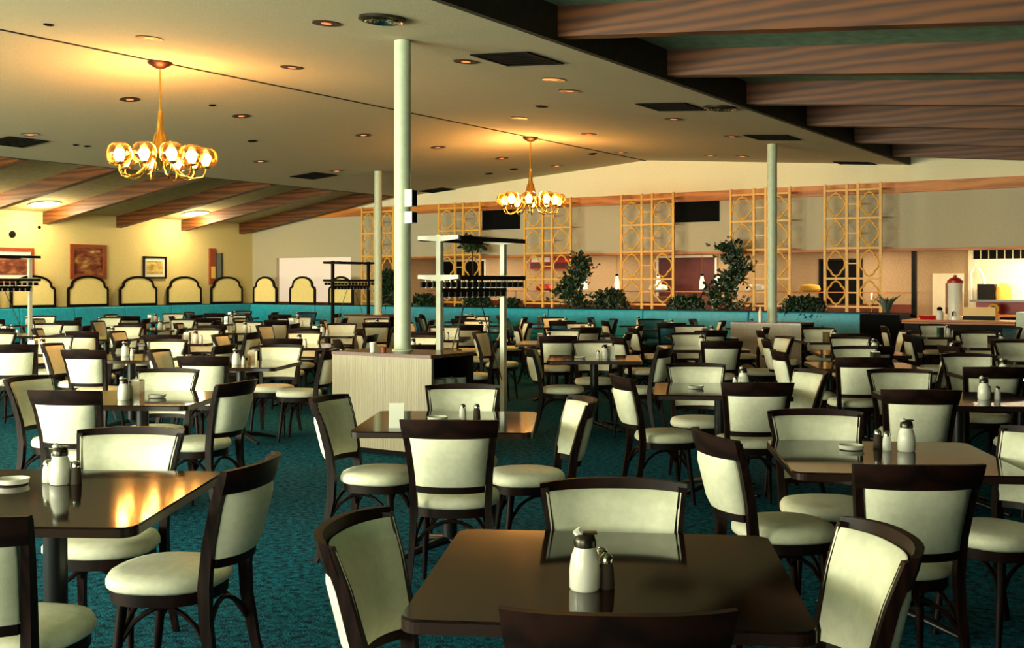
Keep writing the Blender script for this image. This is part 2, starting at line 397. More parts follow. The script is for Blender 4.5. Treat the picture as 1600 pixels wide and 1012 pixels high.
# ------------------------------------------------------------------ service cabinets around the columns
def station(cx, cy, lab, detail=True):
    w, d, h = 1.14, .62, .9
    r = empty('service_cabinet', (cx-w/2, cy-.36, 0))
    MB().box(0, w, 0, .03, .05, h-.03).build('front_panel', M['station'], r)
    MB().box(0, .03, .03, d, .05, h-.03).build('side_panel', M['station'], r)
    MB().box(0, w, -.01, d+.01, h-.03, h).build('countertop', M['stationtop'], r)
    MB().box(.02, w-.02, .03, d-.02, 0, .05).build('plinth', M['blk'], r)
    MB().box(.03, w, d-.03, d, .05, h-.03).build('back_panel', M['darkwood'], r)
    for z in (.05, .45): MB().box(.03, w-.01, .03, d-.03, z, z+.02).build('shelf', M['darkwood'], r)
    MB().box(w*.5, w*.5+.02, .03, d-.03, .07, h-.03).build('divider', M['darkwood'], r)
    tag(r, lab, 'cabinet'); return r
station(-6.41, 7.965, 'wood-front service cabinet with red-brown top around the thick column')
station(-6.28, 17.05, 'grey laminate service cabinet in front of the turquoise booth')
station(-14.3, 16.9, 'service cabinet with brown top around the slim column')
for dx, dy, r_, h_, mm, lab in ((-.02, -.27, .028, .09, 'ceramic', 'white beaker on the wood-front cabinet beside the column'), (.09, -.25, .026, .05, 'frameor', 'small orange cup on the wood-front cabinet beside the column')):
    o = MB().lathe([(r_*.8, 0), (r_, h_), (r_*.85, h_), (r_*.7, .01)], 14).build('cup', M[mm], None, 40); o.location = (-6.45+dx-.08, 7.965+dy-.03, .9); tag(o, lab, 'cup')
for i, dz in enumerate((0, 0, 0)):
    o = MB().lathe([(.05, 0), (.075, .02), (.08, .2), (.07, .2), (.06, .02)], 16).build('water_pitcher', M['ceramic'], None, 40)
    o.location = (-6.41+.43, 7.965-.12+.17*i, .47); tag(o, 'pale pitcher on the open shelf of the wood-front cabinet', 'pitcher', 'pitchers in the cabinet')
o = MB().lathe([(.03, 0), (.035, .16), (.02, .2), (.018, .24)], 12).build('bottle', M['ceramic'], None, 40); o.location = (-6.3-.1, 16.8, .9); tag(o, 'white bottle on the grey cabinet by the column', 'bottle')

# ------------------------------------------------------------------ coat racks
def coat_rack(x, y0, y1, lab, white=True, scale=1):
    r = empty('coat_rack', (x, y0, 0)); L = y1-y0; P = M['white'] if white else M['darkwood']; w = .235
    for yy in (0, L):
        MB().box(-.025, .025, yy-.025, yy+.025, 0, 1.97).build('post', P, r)
        MB().box(-.24, .24, yy-.03, yy+.03, 0, .03).build('foot', P, r)
        for z in (1.925, 1.56):
            MB().prism([(-w, z), (-.02, z-.02), (.02, z-.02), (w, z), (w, z+.035), (-w, z+.035)], yy-.032, yy-.008, lambda u, v, q: (u, q, v)).build('arm', P, r)
    for z, nm in ((1.925, 'hat_shelf'), (1.56, 'coat_shelf')):
        MB().box(-w, w, -.008, L+.03, z+.012, z+.03).build(nm, M['darkwood'], r)
        for s in (-1, 1): MB().box(s*w-.012, s*w+.012, -.008, L+.03, z-.012, z+.03).build('shelf_edge', M['darkwood'], r)
    pm = MB().box(-.006, .006, -.006, .006, -.06, .02).mesh('coat_hook', M['white'])
    hm = MB().box(-.01, .01, -.03, .03, -.05, .0).mesh('hanger_tab', M['darkwood'])
    for s, z in ((1, 1.53), (-1, 1.53), (.12, 1.44), (-.12, 1.44)):
        n = 11
        if abs(s) < 1: MB().box(s*w-.01, s*w+.01, 0, L, z-.005, z+.03).build('hook_rail', M['darkwood'], r)
        for i in range(n):
            yy = (i+.5)*L/n
            for me, dy, nm in ((pm, .048, 'coat_hook'), (hm, 0, 'hanger_tab')):
                o = bpy.data.objects.new(nm, me); COL.objects.link(o); o.parent = r; o.location = (s*w, yy+dy, z)
    m = MB().tube([(0, .03, .55), (0, L*.42, 1.44)], .006, 6); m.build('brace_wire', M['chrome'], r)
    m = MB().tube([(0, L-.03, .55), (0, L*.58, 1.44)], .006, 6); m.build('brace_wire', M['chrome'], r)
    return tag(r, lab, 'coat rack')
coat_rack(-6.27, 8.29, 9.35, 'white post coat rack behind the wood-front cabinet')
coat_rack(-15.5, 16.9, 18.0, 'dark coat rack before the arched panels and slim column', False)
coat_rack(-16.4, 9.65, 10.75, 'coat rack in front of the framed picture on the cream wall', True)

# ------------------------------------------------------------------ chandeliers
def chandelier(y, lab):
    zc = RZ-.012; r = empty('chandelier', (RX, y, 0)); g = 2.93
    MB().lathe([(.001, zc-.07), (.05, zc-.065), (.13, zc-.02), (.14, zc), (.02, zc)], 24).build('canopy', M['canring'], r, 40)
    MB().tube([(0, 0, zc-.05), (0, 0, 3.44)], .013, 8).build('rod', M['brass'], r, 40)
    MB().lathe([(.012, 3.48), (.03, 3.44), (.028, 3.40), (.04, 3.36), (.036, 3.3), (.05, 3.2), (.085, 3.06), (.11, 2.98), (.05, 2.9), (.015, 2.82), (.001, 2.8)], 20).build('trumpet_body', M['brass'], r, 40)
    for k in range(10):
        a = 2*math.pi*(k+.3)/10; c, s = math.cos(a), math.sin(a)
        e = .50 if k % 2 else .44
        prof = [(.05, 3.22), (.1, 3.0), (.16, 2.84), (.26, 2.74), (.36, 2.71), (e-.03, 2.73), (e, 2.79), (e, g-.09)]
        arm = MB().tube([(p*c, p*s, z) for p, z in prof], .009, 6).build('arm', M['brass'], r, 60)
        MB().lathe([(.02, 0), (.055, .012), (.06, .03), (.03, .03)], 12, (e*c, e*s, g-.105)).build('shade_cup', M['brass'], arm, 40)
        MB().lathe([(.05, -.10), (.095, -.09), (.13, -.035), (.135, .02), (.115, .085), (.075, .12), (.07, .12), (.11, .082), (.128, .02), (.123, -.035), (.05, -.09)], 16, (e*c, e*s, g+.01)).build('glass_shade', M['globe'], arm, 60)
        MB().lathe([(.025, -.075), (.045, -.04), (.06, .0), (.055, .04), (.025, .07), (.002, .075)], 12, (e*c, e*s, g)).build('bulb', M['bulb'], arm, 60)
    l = bpy.data.lights.new('chandelier_light', 'POINT'); l.energy = 190; l.color = (1, .47, .14); l.shadow_soft_size = .15
    lo = bpy.data.objects.new('chandelier_light', l); COL.objects.link(lo); lo.location = (RX, y, 3.1)
    # reuse of the globes' glow: light comes from the ring of bulbs
    return tag(r, lab, 'chandelier')
chandelier(8.37, 'brass chandelier of lit glass globes above the tables by the picture wall')
chandelier(16.2, 'brass chandelier of lit glass globes hanging before the gold screens')

# ------------------------------------------------------------------ booths (banquettes) and planter
BX0, BX1, BYF = -21.0, at_y(1356, 490, 19.95)[0], 19.95
def booth(n, p0, dirv, length, inward, lab):
    # p0 start of back, dirv unit along, inward unit toward the room
    r = empty('banquette', (p0[0], p0[1], 0)); d = Vector(dirv); q = Vector(inward)
    def quad(u0, u1, v0, v1, z0, z1, lean=0):
        P = lambda u, v, z: (d.x*u+q.x*v, d.y*u+q.y*v, z)
        return MB().add([P(u0,v0,z0),P(u1,v0,z0),P(u1,v1,z0),P(u0,v1,z0),P(u0,v0,z1),P(u1,v0,z1),P(u1,v1-lean,z1),P(u0,v1-lean,z1)],
            [(0,3,2,1),(4,5,6,7),(0,1,5,4),(1,2,6,5),(2,3,7,6),(3,0,4,7)])
    quad(0, length, 0, .62, 0, .3).build('base', M['darkwood'], r)
    for i in range(n):
        a, b = length*i/n+.004, length*(i+1)/n-.004
        o = quad(a, b, .12, .64, .3, .46).build('seat_cushion', M['booth'], r); bev(o, .03)
        o = quad(a, b, .0, .17, .46, .985, .07).build('back_cushion', M['booth'], r); bev(o, .025)
    quad(0, length, -.0, .065, .985, 1.0).build('cap_rail', M['darkwood'], r)
    return tag(r, lab, 'banquette')
def bev(o, w, seg=2):
    b = o.modifiers.new('bevel', 'BEVEL'); b.width = w; b.segments = seg; b.limit_method = 'ANGLE'
    for p in o.data.polygons: p.use_smooth = False
booth(9, (XL+.045, 8.6), (0, 1), 11.9, (1, 0), 'long turquoise banquette below the arched panels on the picture wall')
booth(7, (BX0+.02, BYF), (1, 0), BX1-BX0, (0, -1), 'long bright turquoise banquette below the gold screens and plants')
# planter box behind the back booth
pl = empty('planter_box', (0, 0, 0)); PX1 = at_y(1420, 490, BYF)[0]
MB().box(-17.6, PX1, BYF+.06, BYF+.1, 0, .97).build('front_board', M['darkwood'], pl)
MB().box(-17.6, PX1, YB-.16, YB-.12, 0, .97).build('back_board', M['darkwood'], pl)
MB().box(-17.6, PX1, BYF+.1, YB-.16, .5, .9).build('soil', M['soil'], pl)
tag(MB().box(BX1+.03, PX1, BYF-.6, BYF+.045, 0, .985).build('booth_end_cabinet', M['blk']), 'dark box closing the end of the turquoise banquette beside the cashier counter', 'cabinet')
MB().box(-17.6, PX1, BYF+.05, BYF+.11, .97, 1.0).build('cap', M['darkwood'], pl)
tag(pl, 'dark planter box running behind the turquoise banquette', 'planter')
# arched panels standing on the booth backs
def arch(x, y, rz, w, lab, grp):
    r = empty('arched_panel', (x, y, 1.001), rz); h = w/2
    half = [(h, .0), (h, .36), (h-.015, .40), (h-.05, .415), (h-.085, .44), (h-.09, .47)]
    e = h-.09
    arc = [(e*math.cos(a), .47+.19*math.sin(a)) for a in [R(12*k) for k in range(1, 8)]]
    right = half+arc; path = right + [(0, .66)] + [(-u, v) for u, v in reversed(right)]
    m = MB(); t = .024
    pts = [Vector((u, v)) for u, v in path]; n = len(pts)
    inner, outer = [], []
    for i, p in enumerate(pts):
        dd = (pts[min(i+1, n-1)]-pts[max(i-1, 0)]).normalized(); nn = Vector((dd.y, -dd.x))
        inner.append(p-nn*t); outer.append(p+nn*t)
    vs = []
    for p, q in zip(inner, outer): vs += [(p.x, -.025, p.y), (q.x, -.025, q.y), (q.x, .025, q.y), (p.x, .025, p.y)]
    fs = []
    for i in range(n-1):
        for j in range(4): fs.append((i*4+j, i*4+(j+1) % 4, (i+1)*4+(j+1) % 4, (i+1)*4+j))
    fs += [(0, 1, 2, 3), ((n-1)*4+3, (n-1)*4+2, (n-1)*4+1, (n-1)*4)]
    m.add(vs, fs); m.box(-h+.02, h-.02, -.025, .025, -.0, .05)
    m.build('arch_frame', M['darkwood'], r)
    MB().prism([(u*.985, v) for u, v in path], -.008, .008, lambda u, v, q: (u, q, v)).build('infill_panel', M['panel'], r)
    tag(r, lab, 'panel', grp)
for i in range(-3, 4):
    arch(XL+.072, (15.14+1.31*i)*1.0305, R(90), 1.01, 'arched cream panel with dark frame, %s from the corner on the picture-wall banquette' % ORD[3-i], 'arched panels along the picture wall')
for q, (a, b) in enumerate(((397, 432), (454, 492), (515, 551))):
    x0, x1 = at_y(a, 480, 19.97)[0], at_y(b, 480, 19.97)[0]
    arch((x0+x1)/2, 19.97, 0, x1-x0, 'narrow arched cream panel, %s from the corner, before the bright window wall' % ORD[q], 'arched panels by the bright window')

# ------------------------------------------------------------------ gold lattice screens
SY = 20.22
def ring_mesh(w, h):
    pts = []
    for k in range(48):
        a = 2*math.pi*k/48; q = abs(math.cos(2*a))
        rr = .80+.20*q**.75
        pts.append((w*rr*math.cos(a), 0, h*rr*math.sin(a)))
    return MB().tube(pts, .017, 5, True).mesh('quatrefoil_ring', M['gold'], 60)
scr = [(566, 615, 'orange-gold lattice screen partly behind the slim column'), (686, 750, 'gold lattice screen behind the white coat rack'), (820, 892, 'gold lattice screen right beside the far chandelier'),
       (971, 1052, 'gold lattice screen between the two small bush plants'), (1142, 1234, 'pale gold lattice screen behind the column on the grey cabinet'), (1289, 1376, 'gold lattice screen in front of the dark doorway')]
for a, b, lab in scr:
    x0, x1 = at_y(a, 400, SY)[0], at_y(b, 400, SY)[0]; w = x1-x0
    r = empty('lattice_screen', (x0, SY, .9)); bw = w*.40
    ps = [0, bw, w-bw, w]
    for p in ps: MB().box(p-.023, p+.023, -.02, .02, 0, 2.42).build('post', M['gold'], r)
    zs = [.19, .70, 1.25, 1.79, 2.30]
    for z in zs: MB().box(.02, w-.02, -.014, .014, z-.018, z+.018).build('rail', M['gold'], r)
    for z0, z1 in zip(zs[:-1], zs[1:]):
        zc = (z0+z1)/2; hh = (z1-z0)/2
        MB().box(bw+.02, w-bw-.02, -.01, .01, zc-.012, zc+.012).build('rung', M['gold'], r)
        me = ring_mesh(bw/2-.035, hh-.05)
        for c in (bw/2, w-bw/2):
            o = bpy.data.objects.new('quatrefoil_ring', me); COL.objects.link(o); o.parent = r; o.location = (c, 0, zc)
            m = MB(); e = bw/2-.035; f = hh-.05; z1_, z0_ = z1-zc, z0-zc
            m.box(-.008, .008, -.008, .008, f, z1_-.01); m.box(-.008, .008, -.008, .008, z0_+.01, -f)
            m.box(e, bw/2-.015, -.008, .008, -.008, .008); m.box(-bw/2+.015, -e, -.008, .008, -.008, .008)
            m.build('ring_stub', M['gold'], o)
    tag(r, lab, 'screen')

# ------------------------------------------------------------------ plants
def plant(px, w, top, lab, leaf=.05, n=160, *, base=.92, Y=20.08, shape='bush', hang=0):
    x = at_y(px, 470, Y)[0]; r = empty('potted_plant', (x, Y, base)); ww = w/2
    hgt = at_y(px, top, Y)[2]-base; ww *= 1.2; leaf *= 1.15
    m = MB(); rng = random.Random(int(px*7+top)); st = MB()
    if shape == 'spiky':
        for k in range(16):
            a = rng.uniform(0, 6.28); l = hgt*rng.uniform(.75, 1.1); out = ww*rng.uniform(.5, 1.15)
            pts = [(0, 0, .0), (out*.4*math.cos(a), out*.25*math.sin(a), l*.62), (out*math.cos(a), out*.4*math.sin(a), l*rng.uniform(.75, 1))]
            m.tube(pts, [.006, .03, .004], 4, flat=.3)
        st.tube([(0, 0, 0), (0, 0, hgt*.3)], .02, 6)
    else:
        spine = []
        if shape == 'vine':
            for k in range(14):
                f = k/13; spine.append((ww*.55*math.sin(f*7+px)*(1-.2*f), .04*math.cos(f*9), hgt*f))
            st.tube(spine, .008, 5)
        elif shape == 'palm':
            spine = [(0, 0, hgt*.9)]; st.tube([(0, 0, 0), (.02, 0, hgt*.5), (0, 0, hgt*.92)], .012, 6)
        else:
            for k in range(5):
                a = rng.uniform(-1, 1); st.tube([(0, 0, 0), (a*ww*.6, rng.uniform(-.08, .08), hgt*.7)], .008, 5)
        for k in range(int(n*2.2) if shape != 'palm' else n):
            if shape == 'vine':
                s = spine[rng.randrange(14)]; f = s[2]/hgt; sp = (.16 if f > .4 else .26)*(ww/.25)
                p = (s[0]+rng.gauss(0, sp*.5), s[1]+rng.gauss(0, .06), s[2]+rng.gauss(0, .07))
            elif shape == 'palm':
                p = (rng.gauss(0, ww*.5), rng.gauss(0, .08), hgt*.93+rng.gauss(0, .05)-.0)
            else:
                f = rng.random()**.8; p = (rng.uniform(-1, 1)*ww*(1-.55*f), rng.uniform(-.14, .12), hgt*f - (hang*rng.random() if f < .2 else 0))
                if f < .2 and hang: p = (p[0], -.2, p[2])
            p = Vector(p); d = Vector((rng.gauss(0, 1), rng.gauss(0, 1), rng.gauss(.3, .7))).normalized(); s_ = d.orthogonal().normalized()
            q = s_.cross(d)*.25; L_ = leaf*rng.uniform(.8, 1.7)
            m.add([p, p+d*L_*.5+s_*L_*.34+q*L_, p+d*L_*1.1, p+d*L_*.5-s_*L_*.34+q*L_], [(0, 1, 2), (0, 2, 3)])
    st.build('stem', M['stem'], r)
    fo = m.build('foliage', M['leaf'], r); fo['kind'] = 'stuff'
    tag(r, lab, 'plant')
plant(900, .62, 408, 'tall bushy dark plant beside the gold screen at the red sign', .07, 420, shape='vine', hang=.2)
plant(955, .75, 455, 'low bush in the planter between two gold screens', .06, 240)
plant(1075, .85, 466, 'long low bush in the planter under the brown serving window', .06, 260)
plant(1140, .62, 385, 'tall climbing plant up the pale gold screen', .07, 380, shape='vine')
plant(1255, .8, 466, 'low bush in the planter right of the slim column, spilling over', .06, 300, hang=.25)
plant(1386, .42, 455, 'spiky leaved plant at the end of the planter by the counter', shape='spiky')
plant(665, .8, 462, 'low dark bush in the planter behind the white coat rack post', .06, 260)
plant(797, .6, 468, 'low bush in the planter beside the gold screen by the far chandelier', .06, 200)
plant(738, .5, 372, 'slender palm-like plant with a drooping tuft behind the coat rack', .12, 60, shape='palm')
plant(745, .7, 452, 'dark bush at the foot of the slender palm-like plant', .07, 240)
plant(606, .5, 425, 'dark leafy plant between the slim column and the thick column', .07, 300)

# ------------------------------------------------------------------ header vents and serving hall
def header_vent(a, b, c, d, lab):
    x0, _, z1 = at_y(a, c, YB-.02); x1, _, z0 = at_y(b, d, YB-.02); r = empty('wall_vent', (x0, YB, z0)); w, h = x1-x0, z1-z0
    MB().box(0, w, -.02, -.001, 0, h).build('backing', M['blk'], r)
    m = MB(); t = .02
    m.box(-t, w+t, -.035, -.005, -t, 0); m.box(-t, w+t, -.035, -.005, h, h+t); m.box(-t, 0, -.035, -.005, 0, h); m.box(w, w+t, -.035, -.005, 0, h); m.build('frame', M['blk'], r)
    n = 7; me = MB().box(0, w, -.03, -.02, -.008, .008).mesh('slat', M['blk'])
    for i in range(n):
        o = bpy.data.objects.new('slat', me); COL.objects.link(o); o.parent = r; o.location = (0, 0, h*(i+.5)/n)
    tag(r, lab, 'vent')
header_vent(755, 811, 330, 356, 'long black wall vent in the grey header near the far chandelier')
header_vent(1053, 1122, 316, 344, 'long black wall vent in the grey header between two gold screens')
# hall features on the far wall
def recess(name, a, b, c, d, matl, lab, cat, Y=HY, frame=M['white'], t=.05):
    x0, _, z1 = at_y(a, c, Y); x1, _, z0 = at_y(b, d, Y); r = empty(name, (x0, Y, z0)); w, h = x1-x0, z1-z0
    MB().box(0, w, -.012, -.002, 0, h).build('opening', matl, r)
    m = MB(); m.box(-t, w+t, -.05, -.002, h, h+t); m.box(-t, 0, -.05, -.002, 0, h); m.box(w, w+t, -.05, -.002, 0, h); m.build('frame', frame, r)
    MB().box(-t, w+t, -.12, -.002, -.04, 0).build('ledge', M['frameor'], r)
    tag(r, lab, cat); return r, w, h
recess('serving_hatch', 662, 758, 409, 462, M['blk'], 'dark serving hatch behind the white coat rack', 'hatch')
recess('serving_hatch', 1030, 1118, 403, 463, M['darkred'], 'dark red serving hatch with pale frame in the hall', 'hatch')
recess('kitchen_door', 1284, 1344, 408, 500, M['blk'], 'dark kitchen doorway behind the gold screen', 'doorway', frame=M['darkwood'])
x0, _, z1 = at_y(828, 398, HY-.1); x1, _, z0 = at_y(908, 420, HY-.1)
r = empty('menu_board', (x0, HY-.1, z0)); w, h = x1-x0, z1-z0
MB().box(0, w, 0, .09, 0, h).build('case', M['red'], r); MB().box(.02, w-.02, -.006, 0, .02, h*.45).build('lower_strip', M['darkred'], r); MB().box(.05, w*.4, -.012, -.004, h*.5, h*.82).build('placard', M['paper'], r)
tag(r, 'red board high on the hall wall behind the gold screen', 'board')
# serving line counter
x0 = -17.2
r = empty('serving_counter', (x0, 22.1, 0)); LN = at_y(1425, 470, 22.1)[0]-x0
MB().box(0, LN, .06, .7, 0, .84).build('body', M['tan'], r); MB().box(0, LN, 0, .76, .84, .89).build('countertop', M['trim'], r)
MB().box(0, LN, .3, .32, .89, 1.1).build('tray_guard', M['frameor'], r)
for i in range(7): MB().box(LN*(i+.5)/7-.015, LN*(i+.5)/7+.015, .28, .31, .89, 1.32).build('guard_post', M['chrome'], r)
MB().box(0, LN, .12, .5, 1.32, 1.34).build('guard_shelf', M['trim'], r)
tag(r, 'long serving counter with wooden top in the hall behind the planter', 'counter')
for i, (px, mm, lab) in enumerate(((850, 'red', 'red food tray on the serving counter behind the gold screen'), (1180, 'ceramic', 'white dish stack on the serving counter by the climbing plant'), (1028, 'ceramic', 'white dish stack on the serving counter near the dark red hatch'), (1265, 'yellowcloth', 'yellow box on the serving counter beside the dark doorway'), (700, 'frameor', 'orange tray on the serving counter behind the coat rack'))):
    x, y, _ = at_y(px, 470, 22.25)
    o = MB().lathe([(.09, 0), (.14, .02), (.15, .05), (.13, .12), (.1, .14), (.02, .15)], 16, sx=1.5).build('dish', M[mm], None, 40); o.location = (x, 22.27, 1.345); tag(o, lab, 'dish')
for q, px in enumerate((914, 964, 1029, 1097, 1122)):
    Y = 21.7; x, _, z0 = at_y(px, 452, Y); _, _, z1 = at_y(px, 431, Y)
    r = empty('pendant_lamp', (x, Y, z0)); h = z1-z0
    MB().lathe([(.055, 0), (.06, .01), (.058, h*.5), (.035, h*.85), (.03, h), (.02, h), (.045, h*.5), (.05, .01)], 16).build('glass_shade', emit('pendant_glow', (1, .86, .6, 1), .9), r, 40)
    MB().lathe([(.035, h), (.036, h+.03), (.012, h+.05)], 12).build('cap', M['blk'], r, 40)
    MB().tube([(0, 0, h+.04), (0, 0, HZ+.12-z0)], .005, 5).build('cord', M['trim'], r)
    tag(r, 'white glass pendant lamp with dark cap, %s along from the red board' % ORD[q], 'pendant lamp', 'pendants over the serving counter')

# ------------------------------------------------------------------ cashier counter at the right
cx0, cy0 = PX1+.06, 19.35
cc = empty('cashier_counter', (cx0, cy0, 0)); CL = at_y(1586, 500, cy0)[0]-cx0
MB().box(0, CL, .05, .75, 0, .84).build('body', M['darkwood'], cc); MB().box(-.03, CL, 0, .8, .84, .9).build('countertop', M['trim'], cc)
MB().box(-.03, CL, -.004, 0, .862, .878).build('edge_strip', M['frameor'], cc)
tag(cc, 'cashier counter with orange wooden edge and dark front', 'counter')
struct(MB().box(cx0+CL+.01, cx0+CL+.35, cy0+.02, cy0+.5, 0, 1.05).build('wall_pier', M['col']))
def at_c(px): return at_y(px, 480, cy0+.3)[0]
r = empty('cash_register', (at_c(1530), cy0+.32, .9))
MB().prism([(-.2, 0), (.2, 0), (.2, .1), (.05, .13), (-.08, .22), (-.2, .22)], -.22, .28, lambda u, v, q: (q, u, v)).build('body', M['regtan'], r)
MB().box(-.22, .28, -.205, -.2, .01, .08).build('drawer', M['darkwood'], r)
me = MB().box(-.012, .012, -.012, .012, 0, .012).mesh('key', M['ceramic'])
for i in range(5):
    for j in range(3):
        o = bpy.data.objects.new('key', me); COL.objects.link(o); o.parent = r; o.location = (-.15+i*.08, -.06-.045*j+.05, .155-.025*j+.01)
tag(r, 'tan cash register with sloping keyboard on the cashier counter', 'cash register')
r = empty('coffee_urn', (at_c(1490), cy0+.42, .9))
MB().lathe([(.13, 0), (.13, .05), (.12, .06), (.12, .60), (.125, .62)], 24).build('tank', M['ceramic'], r, 40)
MB().lathe([(.13, .62), (.13, .66), (.09, .70), (.03, .72), (.03, .75), (.001, .76)], 20).build('lid', M['red'], r, 40)
MB().box(-.15, -.12, -.03, .03, .1, .62).build('handle', M['frameor'], r); MB().tube([(0, -.12, .14), (0, -.19, .13), (0, -.19, .07)], .014, 6).build('tap', M['black'], r)
tag(r, 'white coffee urn with red lid on the cashier counter', 'urn')
o = MB().lathe([(.1, 0), (.12, .05), (.13, .07), (.1, .07)], 16, sx=1.3).build('dish', M['red'], None, 40); o.location = (at_c(1448), cy0+.4, .9); tag(o, 'small red tray on the cashier counter beside the urn', 'tray')
r = empty('syrup_jar', (at_c(1470), cy0+.22, .9)); MB().lathe([(.05, 0), (.06, .02), (.06, .13), (.04, .16)], 14).build('body', M['ceramic'], r, 40); MB().lathe([(.042, .16), (.045, .2), (.02, .22)], 12).build('lid', M['blk'], r, 40)
tag(r, 'white jar with black lid in front of the coffee urn', 'jar')
# back bar behind the cashier
bb = empty('back_bar', (at_y(1515, 490, HY-.6)[0], HY-.6, 0)); BL = 3.2
MB().box(0, BL, .02, .6, 0, .88).build('body', M['darkwood'], bb); MB().box(0, BL, 0, .6, 1.16, 1.2).build('shelf', M['greypanel'], bb); MB().box(0, BL, 0, .6, .88, .92).build('countertop', M['trim'], bb)
MB().box(.02, BL, .5, .58, .92, 1.16).build('splashback', M['red'], bb)
tag(bb, 'dark back bar with grey shelf behind the cash register', 'counter')
xw0 = at_y(1513, 400, HY-.05)[0]
wh = struct(MB().box(xw0, XR, HY-.05, HY-.005, .9, HZ+.1).build('wall_white_tile', M['gable']))
for i in range(7):
    a = at_y(1521+i*12.5, 390, HY-.06)[0]; MB().box(a, a+.12, HY-.07, HY-.05, 1.99, 2.2).build('transom_pane', M['blk'], wh)
r = empty('drink_dispenser', (at_y(1545, 455, HY-.3)[0], HY-.3, 1.2))
MB().box(-.18, .12, -.15, .15, 0, .3).build('body', M['darkwood'], r); MB().lathe([(.14, 0), (.15, .1), (.13, .25), (.05, .32)], 14, (.26, 0, 0)).build('amber_tank', M['regtan'], r, 40)
MB().tube([(-.3, 0, .0), (-.33, 0, .5), (-.24, 0, .68), (-.12, 0, .5), (-.08, 0, .3)], .03, 8).build('hose', M['ceramic'], r, 60)
tag(r, 'dark drink dispenser with amber tank on the grey shelf', 'dispenser')
struct(MB().box(at_y(1457, 440, HY-.04)[0], at_y(1506, 440, HY-.04)[0], HY-.04, HY-.005, .0, at_y(1480, 427, HY-.04)[2]).build('door_1', M['gable']))
struct(MB().box(at_y(1424, 440, 21.2)[0], at_y(1431, 440, 21.2)[0], 21.2, 21.3, 0, HZ+.12).build('trim_5', M['darkwood']))
o = MB().lathe([(.1, -.06), (.11, 0), (.1, .06), (.05, .06), (.045, 0), (.05, -.06)], 18).build('paper_roll', M['yellowcloth'], None, 40); o.rotation_euler = (R(90), 0, 0)
o.location = (at_y(1553, 474, HY-.45)[0], HY-.45, 1.035); tag(o, 'orange round roll on the back bar behind the register', 'roll')
area('counter_fill', (-4.0, 20.95, HZ+.06), (R(-35), 0, 0), 2.2, .25, 45, (1, .76, .44))  # added fill to brighten the cashier counter, no fitting there
area('bar_fill', (-2.6, 22.4, HZ+.1), (0, 0, 0), 1.6, .3, 55, (1, .88, .62))  # added fill that lifts the back bar, without a fitting

# ------------------------------------------------------------------ picture wall
def picture(a, b, c, d, fm, pm, lab, t=.07, matc=True):
    X = XL; _, y0, z1 = at_x(a, c, X); _, y1, z0 = at_x(b, d, X); r = empty('framed_picture', (X, y0, z0)); w, h = y1-y0, z1-z0
    m = MB()
    m.box(.002, .04, 0, w, 0, t); m.box(.002, .04, 0, w, h-t, h); m.box(.002, .04, 0, t, t, h-t); m.box(.002, .04, w-t, w, t, h-t); m.build('frame', fm, r)
    MB().box(.002, .012, t, w-t, t, h-t).build('mount', M['paper'] if matc else fm, r)
    k = .12*min(w, h) if matc else 0; t2 = t+k
    MB().box(.012, .016, t2, w-t2, t2, h-t2).build('artwork', pm, r)
    tag(r, lab, 'picture')
picture(-46, 52, 385, 441, M['frameor'], painting('painting_a', [lin(50,26,16), lin(120,60,40), lin(190,130,80)], 4, 3), 'wide framed picture behind the coat rack on the cream wall')
picture(109, 165, 381, 436, M['frameor'], painting('painting_b', [lin(36,24,16), lin(110,40,22), lin(150,92,44), lin(200,176,96)], 4, 9), 'orange framed landscape with red fields on the cream wall', .09, False)
picture(223, 259, 400, 435, M['darkwood'], painting('painting_c', [lin(150,110,40), lin(200,170,90), lin(224,206,140)], 6, 5), 'small dark framed pale sketch on the cream wall', .04)
_, ya, za = at_x(326, 388, XL); _, yb, zb = at_x(335, 444, XL)
r = empty('wall_plaque', (XL, ya, zb)); MB().box(.002, .06, 0, yb-ya, 0, za-zb).build('board', M['frameor'], r); MB().box(.06, .07, .03, yb-ya-.03, .15, (za-zb)*.5).build('ornament', M['regtan'], r)
tag(r, 'narrow upright red-brown plaque on the cream wall by the corner', 'plaque')
_, ya, za = at_x(337, 395, XL); _, yb, zb = at_x(346, 436, XL)
r = empty('wall_strip', (XL, ya, zb)); MB().box(.002, .03, 0, yb-ya, 0, za-zb).build('board', M['greypanel'], r); MB().box(.03, .04, yb-ya-.02, yb-ya, 0, za-zb).build('edge', M['blk'], r)  # grey strip with a black edge, flat on the wall
tag(r, 'narrow grey strip beside the red-brown plaque', 'panel')
for px, py, rr, lab in ((19, 366, .075, 'round black wall speaker above the wide framed picture'), (61, 355, .035, 'tiny dark knob on the cream wall below a beam')):
    _, y, z = at_x(px, py, XL); o = MB().lathe([(rr, 0), (rr, .02), (rr*.7, .03), (.001, .03)], 18).build('wall_fitting', M['blk'], None, 40)
    o.rotation_euler = (0, R(90), 0); o.location = (XL+.001, y, z); tag(o, lab, 'wall fitting')
